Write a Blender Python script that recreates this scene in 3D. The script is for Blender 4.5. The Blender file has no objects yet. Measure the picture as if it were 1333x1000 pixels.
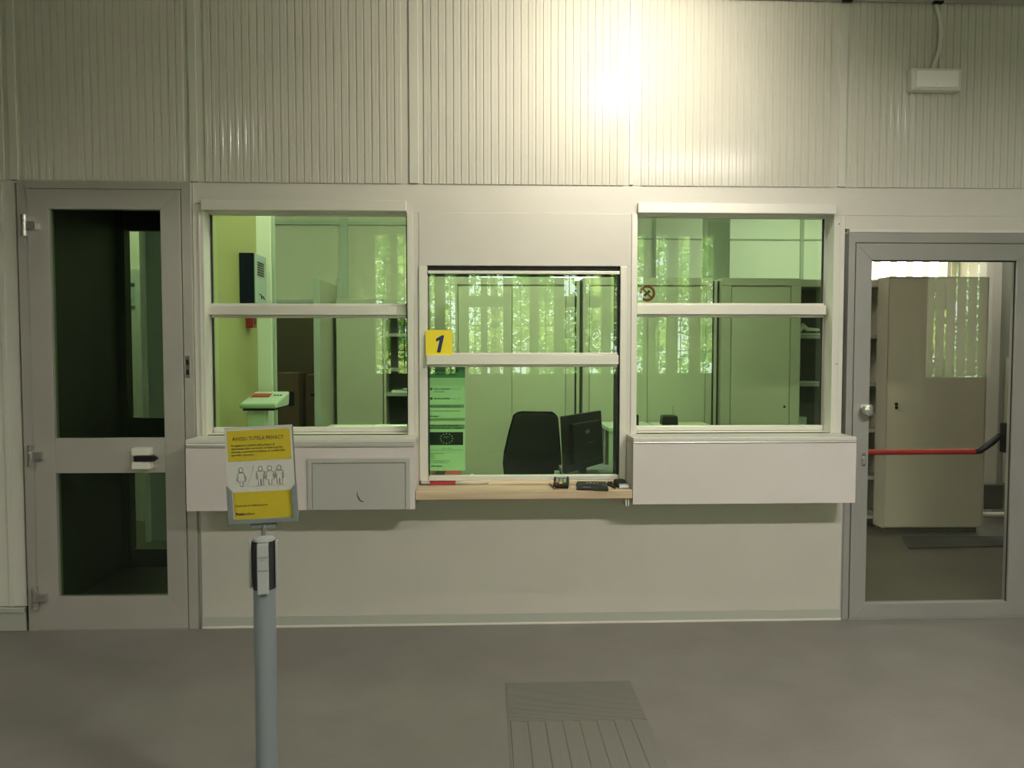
import bpy, bmesh, math, random
from mathutils import Vector, Matrix
random.seed(7)
S = bpy.context.scene
COL = S.collection
R = math.radians

# ------------------------------------------------------------------ camera, world, sun, ceiling lights, exposure
cam_d = bpy.data.cameras.new('camera'); cam = bpy.data.objects.new('camera', cam_d); COL.objects.link(cam)
cam_d.sensor_width = 36; cam_d.lens = 27.0; cam_d.clip_end = 200
cam.location = (0, -4.2, 1.52)
cam.rotation_euler = (R(90) - math.atan(.045), 0, -math.atan(.038))
S.camera = cam
S.view_settings.view_transform = 'Standard'; S.view_settings.look = 'None'
S.view_settings.gamma = 1; S.view_settings.use_curve_mapping = False
S.view_settings.exposure = 0.0

w = bpy.data.worlds.new('sky'); S.world = w; w.use_nodes = True
bg = w.node_tree.nodes['Background']; bg.inputs[0].default_value = (.88, .93, 1.0, 1); bg.inputs[1].default_value = 8.0
sun_d = bpy.data.lights.new('sun', 'SUN'); sun_d.energy = 65; sun_d.angle = R(.6); sun_d.color = (1, .96, .86)
sun = bpy.data.objects.new('sun', sun_d); COL.objects.link(sun)
sun.rotation_euler = Vector((.75, .35, 1.15)).to_track_quat('Z', 'Y').to_euler()

def area_light(name, loc, sx, sy, power, color, parent=None, shape='RECTANGLE', tilt=(0, 0, 0)):
    d = bpy.data.lights.new(name, 'AREA'); d.shape = shape; d.size = sx
    if shape in ('RECTANGLE', 'ELLIPSE'): d.size_y = sy
    d.energy = power; d.color = color
    o = bpy.data.objects.new(name, d); COL.objects.link(o); o.location = loc; o.rotation_euler = tilt
    if parent: o.parent = parent
    return o
WARM = (1, .90, .76); NEUT = (1, .93, .85)
SPOT_POWER = 19; HALL_POWER = 100; OFFICE_POWER = 42

# ------------------------------------------------------------------ materials
def mat(name, col, rough=.5, metal=0, spec=.5, noise=0, nscale=8, bump=0, bscale=200, emit=None, estr=0, coat=0):
    m = bpy.data.materials.new(name); m.use_nodes = True
    n = m.node_tree.nodes; l = m.node_tree.links; b = n['Principled BSDF']
    b.inputs['Base Color'].default_value = (*col, 1); b.inputs['Roughness'].default_value = rough
    b.inputs['Metallic'].default_value = metal; b.inputs['Specular IOR Level'].default_value = spec
    if coat: b.inputs['Coat Weight'].default_value = coat; b.inputs['Coat Roughness'].default_value = .15
    if noise or bump:
        tc = n.new('ShaderNodeTexCoord')
    if noise:
        t = n.new('ShaderNodeTexNoise'); t.inputs['Scale'].default_value = nscale; t.inputs['Detail'].default_value = 5
        l.new(tc.outputs['Object'], t.inputs['Vector'])
        r = n.new('ShaderNodeMapRange'); r.inputs[1].default_value = .3; r.inputs[2].default_value = .7
        r.inputs[3].default_value = 1 - noise; r.inputs[4].default_value = 1 + noise
        l.new(t.outputs[0], r.inputs[0])
        v = n.new('ShaderNodeVectorMath'); v.operation = 'SCALE'; v.inputs[0].default_value = col
        l.new(r.outputs[0], v.inputs['Scale']); l.new(v.outputs[0], b.inputs['Base Color'])
    if bump:
        t2 = n.new('ShaderNodeTexNoise'); t2.inputs['Scale'].default_value = bscale; t2.inputs['Detail'].default_value = 3
        l.new(tc.outputs['Object'], t2.inputs['Vector'])
        bp = n.new('ShaderNodeBump'); bp.inputs['Strength'].default_value = bump; bp.inputs['Distance'].default_value = .002
        l.new(t2.outputs[0], bp.inputs['Height']); l.new(bp.outputs[0], b.inputs['Normal'])
    if emit:
        b.inputs['Emission Color'].default_value = (*emit, 1); b.inputs['Emission Strength'].default_value = estr
    return m

def glass_mat(name, tint, refl):
    """flat architectural pane: tinted see-through plus a Fresnel mirror on the outer side of each face"""
    m = bpy.data.materials.new(name); m.use_nodes = True
    n = m.node_tree.nodes; l = m.node_tree.links; n.clear()
    out = n.new('ShaderNodeOutputMaterial'); tr = n.new('ShaderNodeBsdfTransparent'); tr.inputs[0].default_value = (*tint, 1)
    gl = n.new('ShaderNodeBsdfGlossy'); gl.inputs['Roughness'].default_value = 0.0; gl.inputs[0].default_value = (.88, 1, .9, 1)
    fr = n.new('ShaderNodeFresnel'); fr.inputs[0].default_value = 1.5
    ge = n.new('ShaderNodeNewGeometry')
    inv = n.new('ShaderNodeMath'); inv.operation = 'SUBTRACT'; inv.inputs[0].default_value = 1
    l.new(ge.outputs['Backfacing'], inv.inputs[1])
    mu = n.new('ShaderNodeMath'); mu.operation = 'MULTIPLY'; l.new(fr.outputs[0], mu.inputs[0]); l.new(inv.outputs[0], mu.inputs[1])
    m2 = n.new('ShaderNodeMath'); m2.operation = 'MULTIPLY'; m2.use_clamp = True; m2.inputs[1].default_value = refl; l.new(mu.outputs[0], m2.inputs[0])
    mx = n.new('ShaderNodeMixShader'); l.new(m2.outputs[0], mx.inputs[0]); l.new(tr.outputs[0], mx.inputs[1]); l.new(gl.outputs[0], mx.inputs[2])
    l.new(mx.outputs[0], out.inputs[0])
    return m

def wood_mat(name, c1, c2):
    m = bpy.data.materials.new(name); m.use_nodes = True
    n = m.node_tree.nodes; l = m.node_tree.links; b = n['Principled BSDF']; b.inputs['Roughness'].default_value = .42
    tc = n.new('ShaderNodeTexCoord'); mp = n.new('ShaderNodeMapping'); mp.inputs['Scale'].default_value = (2.5, 45, 60)
    l.new(tc.outputs['Object'], mp.inputs[0])
    t = n.new('ShaderNodeTexNoise'); t.inputs['Scale'].default_value = 1; t.inputs['Detail'].default_value = 8; l.new(mp.outputs[0], t.inputs['Vector'])
    cr = n.new('ShaderNodeValToRGB'); cr.color_ramp.elements[0].position = .35; cr.color_ramp.elements[1].position = .65
    cr.color_ramp.elements[0].color = (*c1, 1); cr.color_ramp.elements[1].color = (*c2, 1)
    l.new(t.outputs[0], cr.inputs[0]); l.new(cr.outputs[0], b.inputs['Base Color'])
    return m

M = {}
M['rib'] = mat('ribbed_sheet', (.60, .59, .52), .15, 0, .20, noise=.03, nscale=2)
M['strip'] = mat('cover_strip', (.62, .62, .55), .35, .0)
M['fascia'] = mat('white_laminate', (.64, .62, .565), .42, noise=.02, nscale=3)
M['lower'] = mat('counter_front_laminate', (.545, .52, .47), .45, noise=.025, nscale=3)
M['alu_white'] = mat('white_aluminium', (.74, .72, .66), .32, .15)
M['alu'] = mat('satin_aluminium', (.60, .575, .53), .42, .6, noise=.03, nscale=4)
M['alu2'] = mat('grey_aluminium', (.405, .40, .385), .36, .45, noise=.03, nscale=4)
M['steel'] = mat('steel', (.62, .61, .58), .25, .95)
M['box'] = mat('counter_box_laminate', (.63, .585, .575), .45, noise=.02, nscale=3)
M['boxtrim'] = mat('box_edge_trim', (.50, .50, .46), .35, .3)
M['hatch'] = mat('hatch_metal', (.52, .51, .495), .4, .3)
M['dark'] = mat('black_plastic', (.009, .009, .010), .45, spec=.35)
M['rubber'] = mat('black_seal', (.02, .022, .02), .7)
M['wood'] = wood_mat('pale_wood', (.50, .37, .235), (.62, .49, .34))
M['base'] = mat('grey_green_baseboard', (.42, .43, .38), .45)
M['paint'] = mat('office_paint', (.60, .58, .46), .6, noise=.02, nscale=2)
M['paintw'] = mat('office_white_paint', (.86, .85, .78), .5)
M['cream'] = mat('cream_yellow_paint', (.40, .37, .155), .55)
M['trimp'] = mat('office_trim', (.46, .50, .42), .5)
M['cab'] = mat('beige_steel_cabinet', (.52, .50, .40), .42, noise=.02, nscale=2)
M['cabd'] = mat('cabinet_door_beige', (.58, .56, .44), .36)
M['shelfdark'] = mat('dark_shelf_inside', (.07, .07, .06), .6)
M['shelfm'] = mat('shelf_steel', (.35, .36, .30), .45)
M['navy'] = mat('navy_steel', (.008, .014, .035), .6, spec=.15)
M['greyface'] = mat('pale_grey_plastic', (.42, .46, .46), .4)
M['red'] = mat('red_plastic', (.45, .03, .04), .4)
M['redbar'] = mat('red_enamel', (.33, .03, .025), .35)
M['card'] = mat('brown_cardboard', (.23, .145, .085), .8, noise=.06, nscale=6)
M['brownwall'] = mat('store_room_wall', (.22, .18, .11), .8)
M['fabric'] = mat('black_fabric', (.003, .004, .005), .95, 0, .05, bump=.4, bscale=400)
M['paper'] = mat('white_paper', (.88, .88, .84), .6)
M['sheet'] = mat('dimmed_sheet', (.50, .49, .465), .6)  # white paper greyed to carry the weak light on the privacy board
M['yellow'] = mat('yellow_print', (.93, .78, .03), .5)
M['signyel'] = mat('yellow_board_print', (.47, .37, .018), .5)  # board yellow darkened along with its sheet for the same weak light
M['blue'] = mat('navy_print', (.015, .025, .13), .5)
M['ink'] = mat('dark_ink', (.03, .03, .03), .6)
M['inkg'] = mat('grey_ink', (.20, .20, .19), .6)
M['inkl'] = mat('light_grey_ink', (.42, .42, .40), .6)
M['eublue'] = mat('flag_blue_print', (.012, .014, .03), .6)
M['star'] = mat('star_print', (.75, .75, .45), .6)
M['greenhead'] = mat('green_header_print', (.20, .36, .27), .6)
M['signgrey'] = mat('slate_grey_plastic', (.17, .19, .20), .42)
M['postm'] = mat('blue_grey_enamel', (.225, .255, .28), .36, .1)
M['postlight'] = mat('light_grey_plastic', (.36, .38, .38), .4)
M['white'] = mat('white_plastic', (.70, .70, .62), .4)
M['offwhite'] = mat('offwhite_device', (.52, .56, .48), .45)
M['lampglow'] = mat('lamp_diffuser', (.9, .9, .85), .5, emit=(1, .95, .85), estr=6)
M['ceil'] = mat('ceiling_panel', (.50, .50, .45), .6, noise=.02)
M['mat'] = mat('dark_floor_mat', (.035, .037, .035), .9, bump=.5, bscale=120)
M['tile'] = mat('rubber_guiding_tile', (.170, .165, .143), .5)
M['plaster'] = mat('hall_plaster', (.20, .195, .175), .7)
M['blind'] = bpy.data.materials.new('blind_vane'); M['blind'].use_nodes = True
_n = M['blind'].node_tree.nodes; _l = M['blind'].node_tree.links; _n.clear()
_o = _n.new('ShaderNodeOutputMaterial'); _d = _n.new('ShaderNodeBsdfDiffuse'); _t = _n.new('ShaderNodeBsdfTranslucent'); _x = _n.new('ShaderNodeMixShader')
_d.inputs[0].default_value = (.66, .65, .58, 1); _t.inputs[0].default_value = (.80, .78, .70, 1); _x.inputs[0].default_value = .6
_l.new(_d.outputs[0], _x.inputs[1]); _l.new(_t.outputs[0], _x.inputs[2]); _l.new(_x.outputs[0], _o.inputs[0])
M['bars'] = mat('dark_grille_steel', (.03, .035, .03), .5)
M['bark'] = mat('tree_bark', (.10, .075, .05), .9, noise=.2)
def leaf_mat(name, a, b):
    m = bpy.data.materials.new(name); m.use_nodes = True; n = m.node_tree.nodes; l = m.node_tree.links; n.clear()
    o = n.new('ShaderNodeOutputMaterial'); d = n.new('ShaderNodeBsdfDiffuse'); t = n.new('ShaderNodeBsdfTranslucent'); x = n.new('ShaderNodeMixShader')
    d.inputs[0].default_value = (*a, 1); t.inputs[0].default_value = (*b, 1); x.inputs[0].default_value = .45
    l.new(d.outputs[0], x.inputs[1]); l.new(t.outputs[0], x.inputs[2]); l.new(x.outputs[0], o.inputs[0]); return m
M['leafa'] = leaf_mat('leaf_green', (.10, .26, .04), (.22, .50, .05)); M['leafb'] = leaf_mat('leaf_yellow_green', (.45, .54, .22), (.62, .76, .25))
M['soil'] = mat('pale_paving', (.42, .38, .32), .9, noise=.1)
M['foil'] = mat('silver_plastic', (.55, .55, .56), .3, .6)
M['keys'] = mat('grey_keys', (.30, .28, .24), .5)
M['lcd'] = mat('grey_green_display', (.35, .42, .37), .3)
M['vestibule_shade'] = mat('shaded_inner_metal', (.10, .105, .09), .5, .2)  # darkness of the unlit vestibule put into the metal colour
M['glass_green'] = glass_mat('green_laminated_glass', (.775, .945, .745), 1.9)
M['glass_dark'] = glass_mat('dark_green_glass', (.62, .78, .58), 1.2)
M['glass_clear'] = glass_mat('clear_glass', (.95, .955, .92), 1.9)
M['glass_plain'] = glass_mat('plain_window_glass', (.97, .98, .97), 1.0)

def floor_mat():
    m = bpy.data.materials.new('grey_lino'); m.use_nodes = True
    n = m.node_tree.nodes; l = m.node_tree.links; b = n['Principled BSDF']
    tc = n.new('ShaderNodeTexCoord')
    a = n.new('ShaderNodeTexNoise'); a.inputs['Scale'].default_value = 3.4; a.inputs['Detail'].default_value = 7; l.new(tc.outputs['Object'], a.inputs['Vector'])
    c = n.new('ShaderNodeValToRGB'); c.color_ramp.elements[0].position = .3; c.color_ramp.elements[1].position = .72
    c.color_ramp.elements[0].color = (.172, .161, .144, 1); c.color_ramp.elements[1].color = (.205, .193, .173, 1)
    l.new(a.outputs[0], c.inputs[0]); l.new(c.outputs[0], b.inputs['Base Color'])
    s = n.new('ShaderNodeTexNoise'); s.inputs['Scale'].default_value = 60; s.inputs['Detail'].default_value = 4; l.new(tc.outputs['Object'], s.inputs['Vector'])
    r = n.new('ShaderNodeMapRange'); r.inputs[3].default_value = .36; r.inputs[4].default_value = .55; l.new(s.outputs[0], r.inputs[0]); l.new(r.outputs[0], b.inputs['Roughness'])
    return m
M['floor'] = floor_mat()
M['floor_off'] = mat('office_floor_lino', (.090, .085, .058), .45, noise=.12, nscale=3)

# ------------------------------------------------------------------ mesh building
WL = {}
class MB:
    def __init__(s): s.v = []; s.f = []; s.sm = []
    def quadbox(s, P):
        k = len(s.v); s.v += P
        s.f += [tuple(k + i for i in q) for q in ((0, 3, 2, 1), (4, 5, 6, 7), (0, 1, 5, 4), (1, 2, 6, 5), (2, 3, 7, 6), (3, 0, 4, 7))]
        return s
    def box(s, x0, x1, y0, y1, z0, z1, T=None):
        P = [(x0, y0, z0), (x1, y0, z0), (x1, y1, z0), (x0, y1, z0), (x0, y0, z1), (x1, y0, z1), (x1, y1, z1), (x0, y1, z1)]
        if T is not None: P = [tuple(T @ Vector(p)) for p in P]
        return s.quadbox(P)
    def prism(s, poly, y0, y1, T=None):            # polygon in x,z (counter-clockwise seen from -y) pushed along y
        k = len(s.v); n = len(poly)
        P = [(x, y0, z) for x, z in poly] + [(x, y1, z) for x, z in poly]
        if T is not None: P = [tuple(T @ Vector(p)) for p in P]
        s.v += P
        s.f.append(tuple(k + i for i in range(n))); s.f.append(tuple(k + n + i for i in reversed(range(n))))
        for i in range(n):
            j = (i + 1) % n; s.f.append((k + i, k + n + i, k + n + j, k + j))
        return s
    def tube(s, pts, r, seg=12, caps=True):
        pts = [Vector(p) for p in pts]; rs = r if isinstance(r, (list, tuple)) else [r] * len(pts)
        k0 = len(s.v); prev = None
        for i, p in enumerate(pts):
            d = (pts[min(i + 1, len(pts) - 1)] - pts[max(i - 1, 0)]).normalized()
            if prev is None:
                a = d.cross(Vector((0, 0, 1)));
                if a.length < .01: a = d.cross(Vector((1, 0, 0)))
                a.normalize()
            else:
                a = (prev - d * prev.dot(d)).normalized()
            prev = a; b = d.cross(a)
            for j in range(seg):
                t = 2 * math.pi * j / seg; s.v.append(tuple(p + (a * math.cos(t) + b * math.sin(t)) * rs[i]))
        for i in range(len(pts) - 1):
            for j in range(seg):
                a0 = k0 + i * seg + j; b0 = k0 + i * seg + (j + 1) % seg
                s.f.append((a0, b0, b0 + seg, a0 + seg))
        if caps:
            s.f.append(tuple(k0 + j for j in reversed(range(seg)))); e = k0 + (len(pts) - 1) * seg; s.f.append(tuple(e + j for j in range(seg)))
        return s
    def cyl(s, c, r, h, axis='z', seg=20):
        c = Vector(c); d = {'x': Vector((1, 0, 0)), 'y': Vector((0, 1, 0)), 'z': Vector((0, 0, 1))}[axis]
        return s.tube([c, c + d * h], r, seg)
    def build(s, name, m, parent=None, bevel=0, smooth=False, local=False):
        me = bpy.data.meshes.new(name)
        off = Vector((0, 0, 0)) if (local or parent is None) else WL.get(parent.name, Vector((0, 0, 0)))
        me.from_pydata([tuple(Vector(p) - off) for p in s.v], [], s.f)
        bm = bmesh.new(); bm.from_mesh(me); bmesh.ops.recalc_face_normals(bm, faces=bm.faces); bm.to_mesh(me); bm.free()
        me.materials.append(M[m] if isinstance(m, str) else m)
        o = bpy.data.objects.new(name, me); COL.objects.link(o)
        if parent: o.parent = parent; WL[o.name] = off
        if bevel:
            b = o.modifiers.new('edge', 'BEVEL'); b.width = bevel; b.segments = 2; b.limit_method = 'ANGLE'; b.angle_limit = R(40)
        if smooth:
            for p in me.polygons: p.use_smooth = True
            me.set_sharp_from_angle(angle=R(35))
        return o
def B(name, m, parent, x0, x1, y0, y1, z0, z1, bevel=0): return MB().box(x0, x1, y0, y1, z0, z1).build(name, m, parent, bevel)
def tag(o, label=None, cat=None, group=None, kind=None):
    if label: o['label'] = label
    if cat: o['category'] = cat
    if group: o['group'] = group
    if kind: o['kind'] = kind
    return o
def thing(name, label, cat, loc=(0, 0, 0), rot=(0, 0, 0), group=None):
    o = bpy.data.objects.new(name, None); COL.objects.link(o); o.empty_display_size = .05
    o.location = loc; o.rotation_euler = rot; WL[o.name] = Vector(loc) if rot == (0, 0, 0) else Vector((0, 0, 0))
    return tag(o, label, cat, group)
def setting(name, label=None, loc=(0, 0, 0)):
    o = bpy.data.objects.new(name, None); COL.objects.link(o); o.location = loc; WL[o.name] = Vector(loc)
    o['kind'] = 'structure'
    if label: o['label'] = label
    return o
def struct(o): o['kind'] = 'structure'; return o
def font_to_mesh(o):
    bpy.context.view_layer.update()
    me = bpy.data.meshes.new_from_object(o.evaluated_get(bpy.context.evaluated_depsgraph_get()))
    n = bpy.data.objects.new(o.name, me); COL.objects.link(n); nm = o.name
    n.location = o.location; n.rotation_euler = o.rotation_euler; n.scale = o.scale; n.parent = o.parent
    bpy.data.objects.remove(o); n.name = nm
    return n
def text(name, body, m, parent, loc, size, align='LEFT', rot=(R(90), 0, 0), shear=0, bold=0, width=None):
    c = bpy.data.curves.new(name, 'FONT'); c.body = body; c.size = size; c.align_x = align; c.shear = shear; c.offset = bold; c.extrude = .0002
    c.resolution_u = 3; c.materials.append(M[m])
    o = bpy.data.objects.new(name, c); COL.objects.link(o)
    off = WL.get(parent.name, Vector((0, 0, 0)))
    o.location = Vector(loc) - off; o.rotation_euler = rot; o.parent = parent
    if width:
        bpy.context.view_layer.update()
        if o.dimensions.x > 0: o.scale = (width / o.dimensions.x, 1, 1)
    return font_to_mesh(o)
def mitre_frame(parent, m, x0, x1, z0, z1, wl, wr, wt, wb, y0, y1, bevel=.0015, bottom=True):
    """four (or three) separate profiles with mitred corners"""
    zb = z0 + (wb if bottom else 0)
    MB().prism([(x0, z0), (x0 + wl, zb), (x0 + wl, z1 - wt), (x0, z1)], y0, y1).build('stile', m, parent, bevel)
    MB().prism([(x1, z0), (x1, z1), (x1 - wr, z1 - wt), (x1 - wr, zb)], y0, y1).build('stile', m, parent, bevel)
    MB().prism([(x0, z1), (x0 + wl, z1 - wt), (x1 - wr, z1 - wt), (x1, z1)], y0, y1).build('top_rail', m, parent, bevel)
    if bottom: MB().prism([(x0, z0), (x1, z0), (x1 - wr, zb), (x0 + wl, zb)], y0, y1).build('bottom_rail', m, parent, bevel)

XL, XR, YF, YB, ZC = -4.5, 8.0, -7.0, 4.6, 3.405

# ------------------------------------------------------------------ shell: floor, ceiling, outer walls
floor = struct(B('floor', 'floor', None, XL - .1, XR + .1, YF - .1, .14, -.1, 0))
floor_2 = struct(B('floor_2', 'floor_off', None, XL - .1, XR + .1, .14, YB + .1, -.1, 0))
ceiling = struct(B('ceiling', 'ceil', None, XL - .1, XR + .1, YF - .1, YB + .1, ZC + .02, ZC + .2))
px = [XL + .6 * i - .03 for i in range(1, 21)]
tile_me = None
for i in range(-2, 7):
    for j in range(0, 6):
        x0 = .955 + 1.0 * i - .49 + .5; y1 = -.02 - 1.2 * j
        if x0 < XL or x0 + .98 > XR: continue
        if tile_me is None:
            o = MB().box(0, .985, -1.19, 0, 0, .018).build('ceiling_panel', 'ceil', ceiling, .003); tile_me = o.data
        else:
            o = bpy.data.objects.new('ceiling_panel', tile_me); COL.objects.link(o); o.parent = ceiling
        o.location = (x0, y1, ZC)
for x in (1.955, 2.455):
    MB().box(x - .012, x + .04, -.05, -.028, ZC - .012, ZC).build('panel_clip', 'dark', ceiling)
struct(B('wall_left', 'plaster', None, XL - .2, XL, YF, YB, 0, ZC + .02))
struct(B('wall_right', 'plaster', None, XR, XR + .2, YF, YB, 0, ZC + .02))

# hall wall behind the viewer with its two runs of slit windows (seen mirrored in the glass)
slits = [(-1.59, -1.36), (-1.26, -1.10), (-.86, -.70), (-.55, -.40), (-.20, -.03), (.07, .30), (.44, .69), (.82, 1.05), (1.19, 1.39),
         (1.51, 1.75), (1.88, 2.04), (2.24, 2.42), (2.58, 2.77), (2.92, 3.12), (3.26, 3.48)]
wf = setting('wall_front')
B('wall_section', 'plaster', wf, XL, -1.62, YF - .2, YF, 0, ZC + .02)
B('wall_section', 'plaster', wf, 3.50, 6.6, YF - .2, YF, 0, ZC + .02)
B('wall_section', 'plaster', wf, 7.6, XR, YF - .2, YF, 0, ZC + .02)
for a, b, z0, z1 in ((-1.62, 3.5, 0, 1.16), (-1.62, 3.5, 3.22, ZC + .02), (6.6, 7.6, 0, 1.1), (6.6, 7.6, 2.9, ZC + .02)):
    B('wall_section', 'plaster', wf, a, b, YF - .2, YF, z0, z1)
w4 = setting('window_4')
edges = [-1.62] + [e for s in slits for e in s] + [3.50]
for i in range(0, len(edges), 2):
    B('fin', 'plaster', w4, edges[i], edges[i + 1], YF - .16, YF - .02, 1.16, 3.22)
for a, b, z0, z1 in ((-.40, .44, 2.14, 2.30), (1.05, 1.88, 2.14, 2.30)):
    B('transom', 'plaster', w4, a, b, YF - .13, YF - .04, z0, z1)
B('glass_pane', 'glass_plain', w4, -1.62, 3.50, YF - .185, YF - .178, 1.16, 3.22)
for s in slits:
    xm = (s[0] + s[1]) / 2
    MB().tube([(xm, YF - .24, 1.16), (xm, YF - .24, 3.22)], .008, 8).build('grille_bar', 'bars', w4)
for z in (1.5, 1.88, 2.26, 2.64, 3.02):
    MB().tube([(-1.62, YF - .25, z), (3.5, YF - .25, z)], .007, 8).build('grille_bar', 'bars', w4)
w5 = setting('window_5')
for i in range(6):
    T = Matrix.Translation((6.68 + .165 * i, YF - .08, 0)) @ Matrix.Rotation(R(24), 4, 'Z')
    MB().box(-.058, .058, -.001, .001, 1.12, 2.88, T).build('blind_vane', 'blind', w5)
B('glass_pane', 'glass_plain', w5, 6.6, 7.6, YF - .185, YF - .178, 1.1, 2.9)

# office rear wall with its windows
wr = setting('wall_rear')
RW = [(-.11, .42), (.76, 1.36), (4.05, 5.40)]
B('wall_section', 'paint', wr, XL, -.11, 4.5, 4.7, 0, ZC + .02)
B('wall_section', 'paint', wr, .42, .76, 4.5, 4.7, 1.0, 2.75)
B('wall_section', 'paintw', wr, 1.36, 4.05, 4.5, 4.7, 1.0, 2.75)
B('wall_section', 'paint', wr, 5.40, XR, 4.5, 4.7, 0, ZC + .02)
B('wall_section', 'paintw', wr, -.11, 5.4, 4.5, 4.7, 2.75, ZC + .02)
B('wall_section', 'paint', wr, -.11, 5.4, 4.5, 4.7, 0, 1.0)
for z in (2.77,):
    B('wall_joint', 'trimp', wr, 1.4, 4.0, 4.488, 4.5, z - .008, z + .008)
B('wall_joint', 'trimp', wr, 1.93, 1.96, 4.48, 4.5, 2.0, 3.4); B('wall_joint', 'trimp', wr, 3.62, 3.66, 4.48, 4.5, 2.0, 3.4)
for k, (a, b) in enumerate(RW):
    wn = setting('window_%d' % (6 + k))
    mitre_frame(wn, 'alu_white', a, b, 1.0, 2.75, .04, .04, .04, .04, 4.52, 4.58)
    B('glass_pane', 'glass_plain', wn, a + .03, b - .03, 4.545, 4.551, 1.03, 2.72)
    for i in range(int((b - a) / (.13 if k < 2 else .19))):
        xm = a + .08 + (.13 if k < 2 else .19) * i
        T = Matrix.Translation((xm, 4.47, 0)) @ Matrix.Rotation(R(80 if k < 2 else 22), 4, 'Z')
        MB().box(-.055, .055, -.001, .001, 1.02, 2.72, T).build('blind_vane', 'blind', wn)
    B('blind_rail', 'alu_white', wn, a, b, 4.44, 4.49, 2.72, 2.75)
    for z in (1.4, 1.8, 2.2, 2.6):
        MB().tube([(a, 4.66, z), (b, 4.66, z)], .006, 6).build('grille_bar', 'bars', wn)
column = struct(B('wall_pillar', 'trimp', None, 2.15, 2.36, 3.1, 3.3, 0, ZC))

# ------------------------------------------------------------------ the photographed partition
wb = setting('wall_back', 'white panelled partition with three service windows and ribbed sheets above')
def ribbed(x0, x1, name='ribbed_panel'):
    z0, z1 = 2.412, ZC + .01
    prof = [(x0, 0), ]
    n = int((x1 - x0 - .05) / .0402); start = x0 + (x1 - x0 - n * .0402) / 2
    prof.append((start, 0))
    for i in range(n):
        s = start + i * .0402
        prof += [(s + .003, -.0055), (s + .0165, -.0055), (s + .018, -.0042), (s + .0195, -.0042), (s + .021, -.0055), (s + .0345, -.0055), (s + .0375, 0), (s + .0402, 0)]
    prof.append((x1, 0))
    mb = MB()
    for x, y in prof: mb.v += [(x, y, z0), (x, y, z1)]
    for i in range(len(prof) - 1): mb.f.append((2 * i, 2 * i + 2, 2 * i + 3, 2 * i + 1))
    k = len(mb.v); mb.v += [(x0, .03, z0), (x1, .03, z0), (x1, .03, z1), (x0, .03, z1)]; mb.f.append((k, k + 3, k + 2, k + 1))
    L = 2 * (len(prof) - 1)
    mb.f += [(0, 1, k + 3, k), (L, k + 1, k + 2, L + 1), tuple([2 * i for i in range(len(prof))] + [k + 1, k]), tuple([2 * i + 1 for i in range(len(prof))] + [k + 2, k + 3])]
    return mb.build(name, 'rib', wb)
PX = [-4.46, -3.62, -2.485, -1.515, -.392, -.347, .802, .818, 1.955, 1.992, 3.13, 3.16, 4.30]
for a, b in ((-4.46, -3.63), (-3.59, -2.49), (-2.45, -1.555), (-1.515, -.392), (-.344, .797), (.818, 1.951), (1.994, 3.13), (3.16, 4.3), (4.33, 5.47), (5.50, 6.6), (6.63, 7.9)):
    ribbed(a, b)
for a, b in ((-3.63, -3.59), (-2.49, -2.45), (-1.555, -1.515), (-.392, -.344), (.797, .818), (1.951, 1.994), (3.13, 3.16), (4.3, 4.33), (5.47, 5.5), (6.6, 6.63), (7.9, 8.0), (-4.5, -4.46)):
    B('cover_strip', 'strip', wb, a, b, -.009, .03, 2.414, ZC + .01, .0015)
B('backing', 'strip', wb, XL, XR, .03, .14, 2.41, ZC + .02)
# fascia and posts
B('fascia_panel', 'fascia', wb, -1.547, 3.9, 0.002, .14, 2.259, 2.412, .002)
B('fascia_panel', 'fascia', wb, -.345, .806, -.004, .14, 1.975, 2.2589, .002)
B('fascia_panel', 'fascia', wb, 2.0, 3.9, 0.003, .14, 2.185, 2.2589, .002)
B('post', 'alu_white', wb, -1.547, -1.49, -.006, .14, 1.05, 2.30, .003)
B('post_edge', 'alu_white', wb, -1.518, -1.507, -.012, -.006, 1.05, 2.25, .002)
B('post', 'alu_white', wb, -.408, -.372, -.008, .14, 1.05, 2.2585, .003)
B('post', 'fascia', wb, -.3715, -.346, -.002, .14, .80, 2.2585, .002)
B('post', 'alu_white', wb, -.3455, -.300, -.012, .14, .80, 1.974, .003)
B('post', 'alu_white', wb, .752, .790, -.012, .14, .80, 1.974, .003)
B('post', 'fascia', wb, .7905, .812, -.002, .14, .80, 2.2585, .002)
B('post', 'alu_white', wb, .8125, .846, -.008, .14, 1.05, 2.2585, .003)
B('post', 'alu_white', wb, 1.935, 1.972, -.008, .14, 1.05, 2.2585, .003)
B('post', 'alu_white', wb, 1.9725, 1.998, -.004, .14, 1.05, 2.2585, .003)
for z in (1.44, 2.21):
    MB().cyl((1.962, -.0095, z), .0035, .002, 'y', 10).build('screw', 'dark', wb)
B('lower_panel', 'lower', wb, -1.53, 2.008, -.012, .10, .06, .74, .002)
B('lower_panel', 'lower', wb, -1.53, -.35, .0, .14, .7405, 1.06)
B('lower_panel', 'lower', wb, .80, 2.0, .0, .14, .7405, 1.06)
B('wall_strip', 'alu2', wb, -1.5465, -1.531, -.004, .10, 0, 1.04)
B('wall_strip', 'alu2', wb, 2.009, 2.0195, -.004, .10, 0, 1.04)
bb = struct(B('baseboard_back', 'base', None, -1.53, 2.008, -.018, -.0125, .012, .062, .0015))
MB().box(-1.53, 2.008, -.024, -.013, .0, .0115).build('sealing_strip', 'alu_white', bb, .002)
B('flat_panel', 'fascia', wb, -4.5, -2.47, .0, .10, .13, 2.40, .002)
B('panel_joint', 'strip', wb, -2.56, -2.535, -.006, .0, .13, 2.40, .002)
B('flat_panel', 'fascia', wb, 3.135, 8.0, .0, .10, 0, 2.184, .002)
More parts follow.
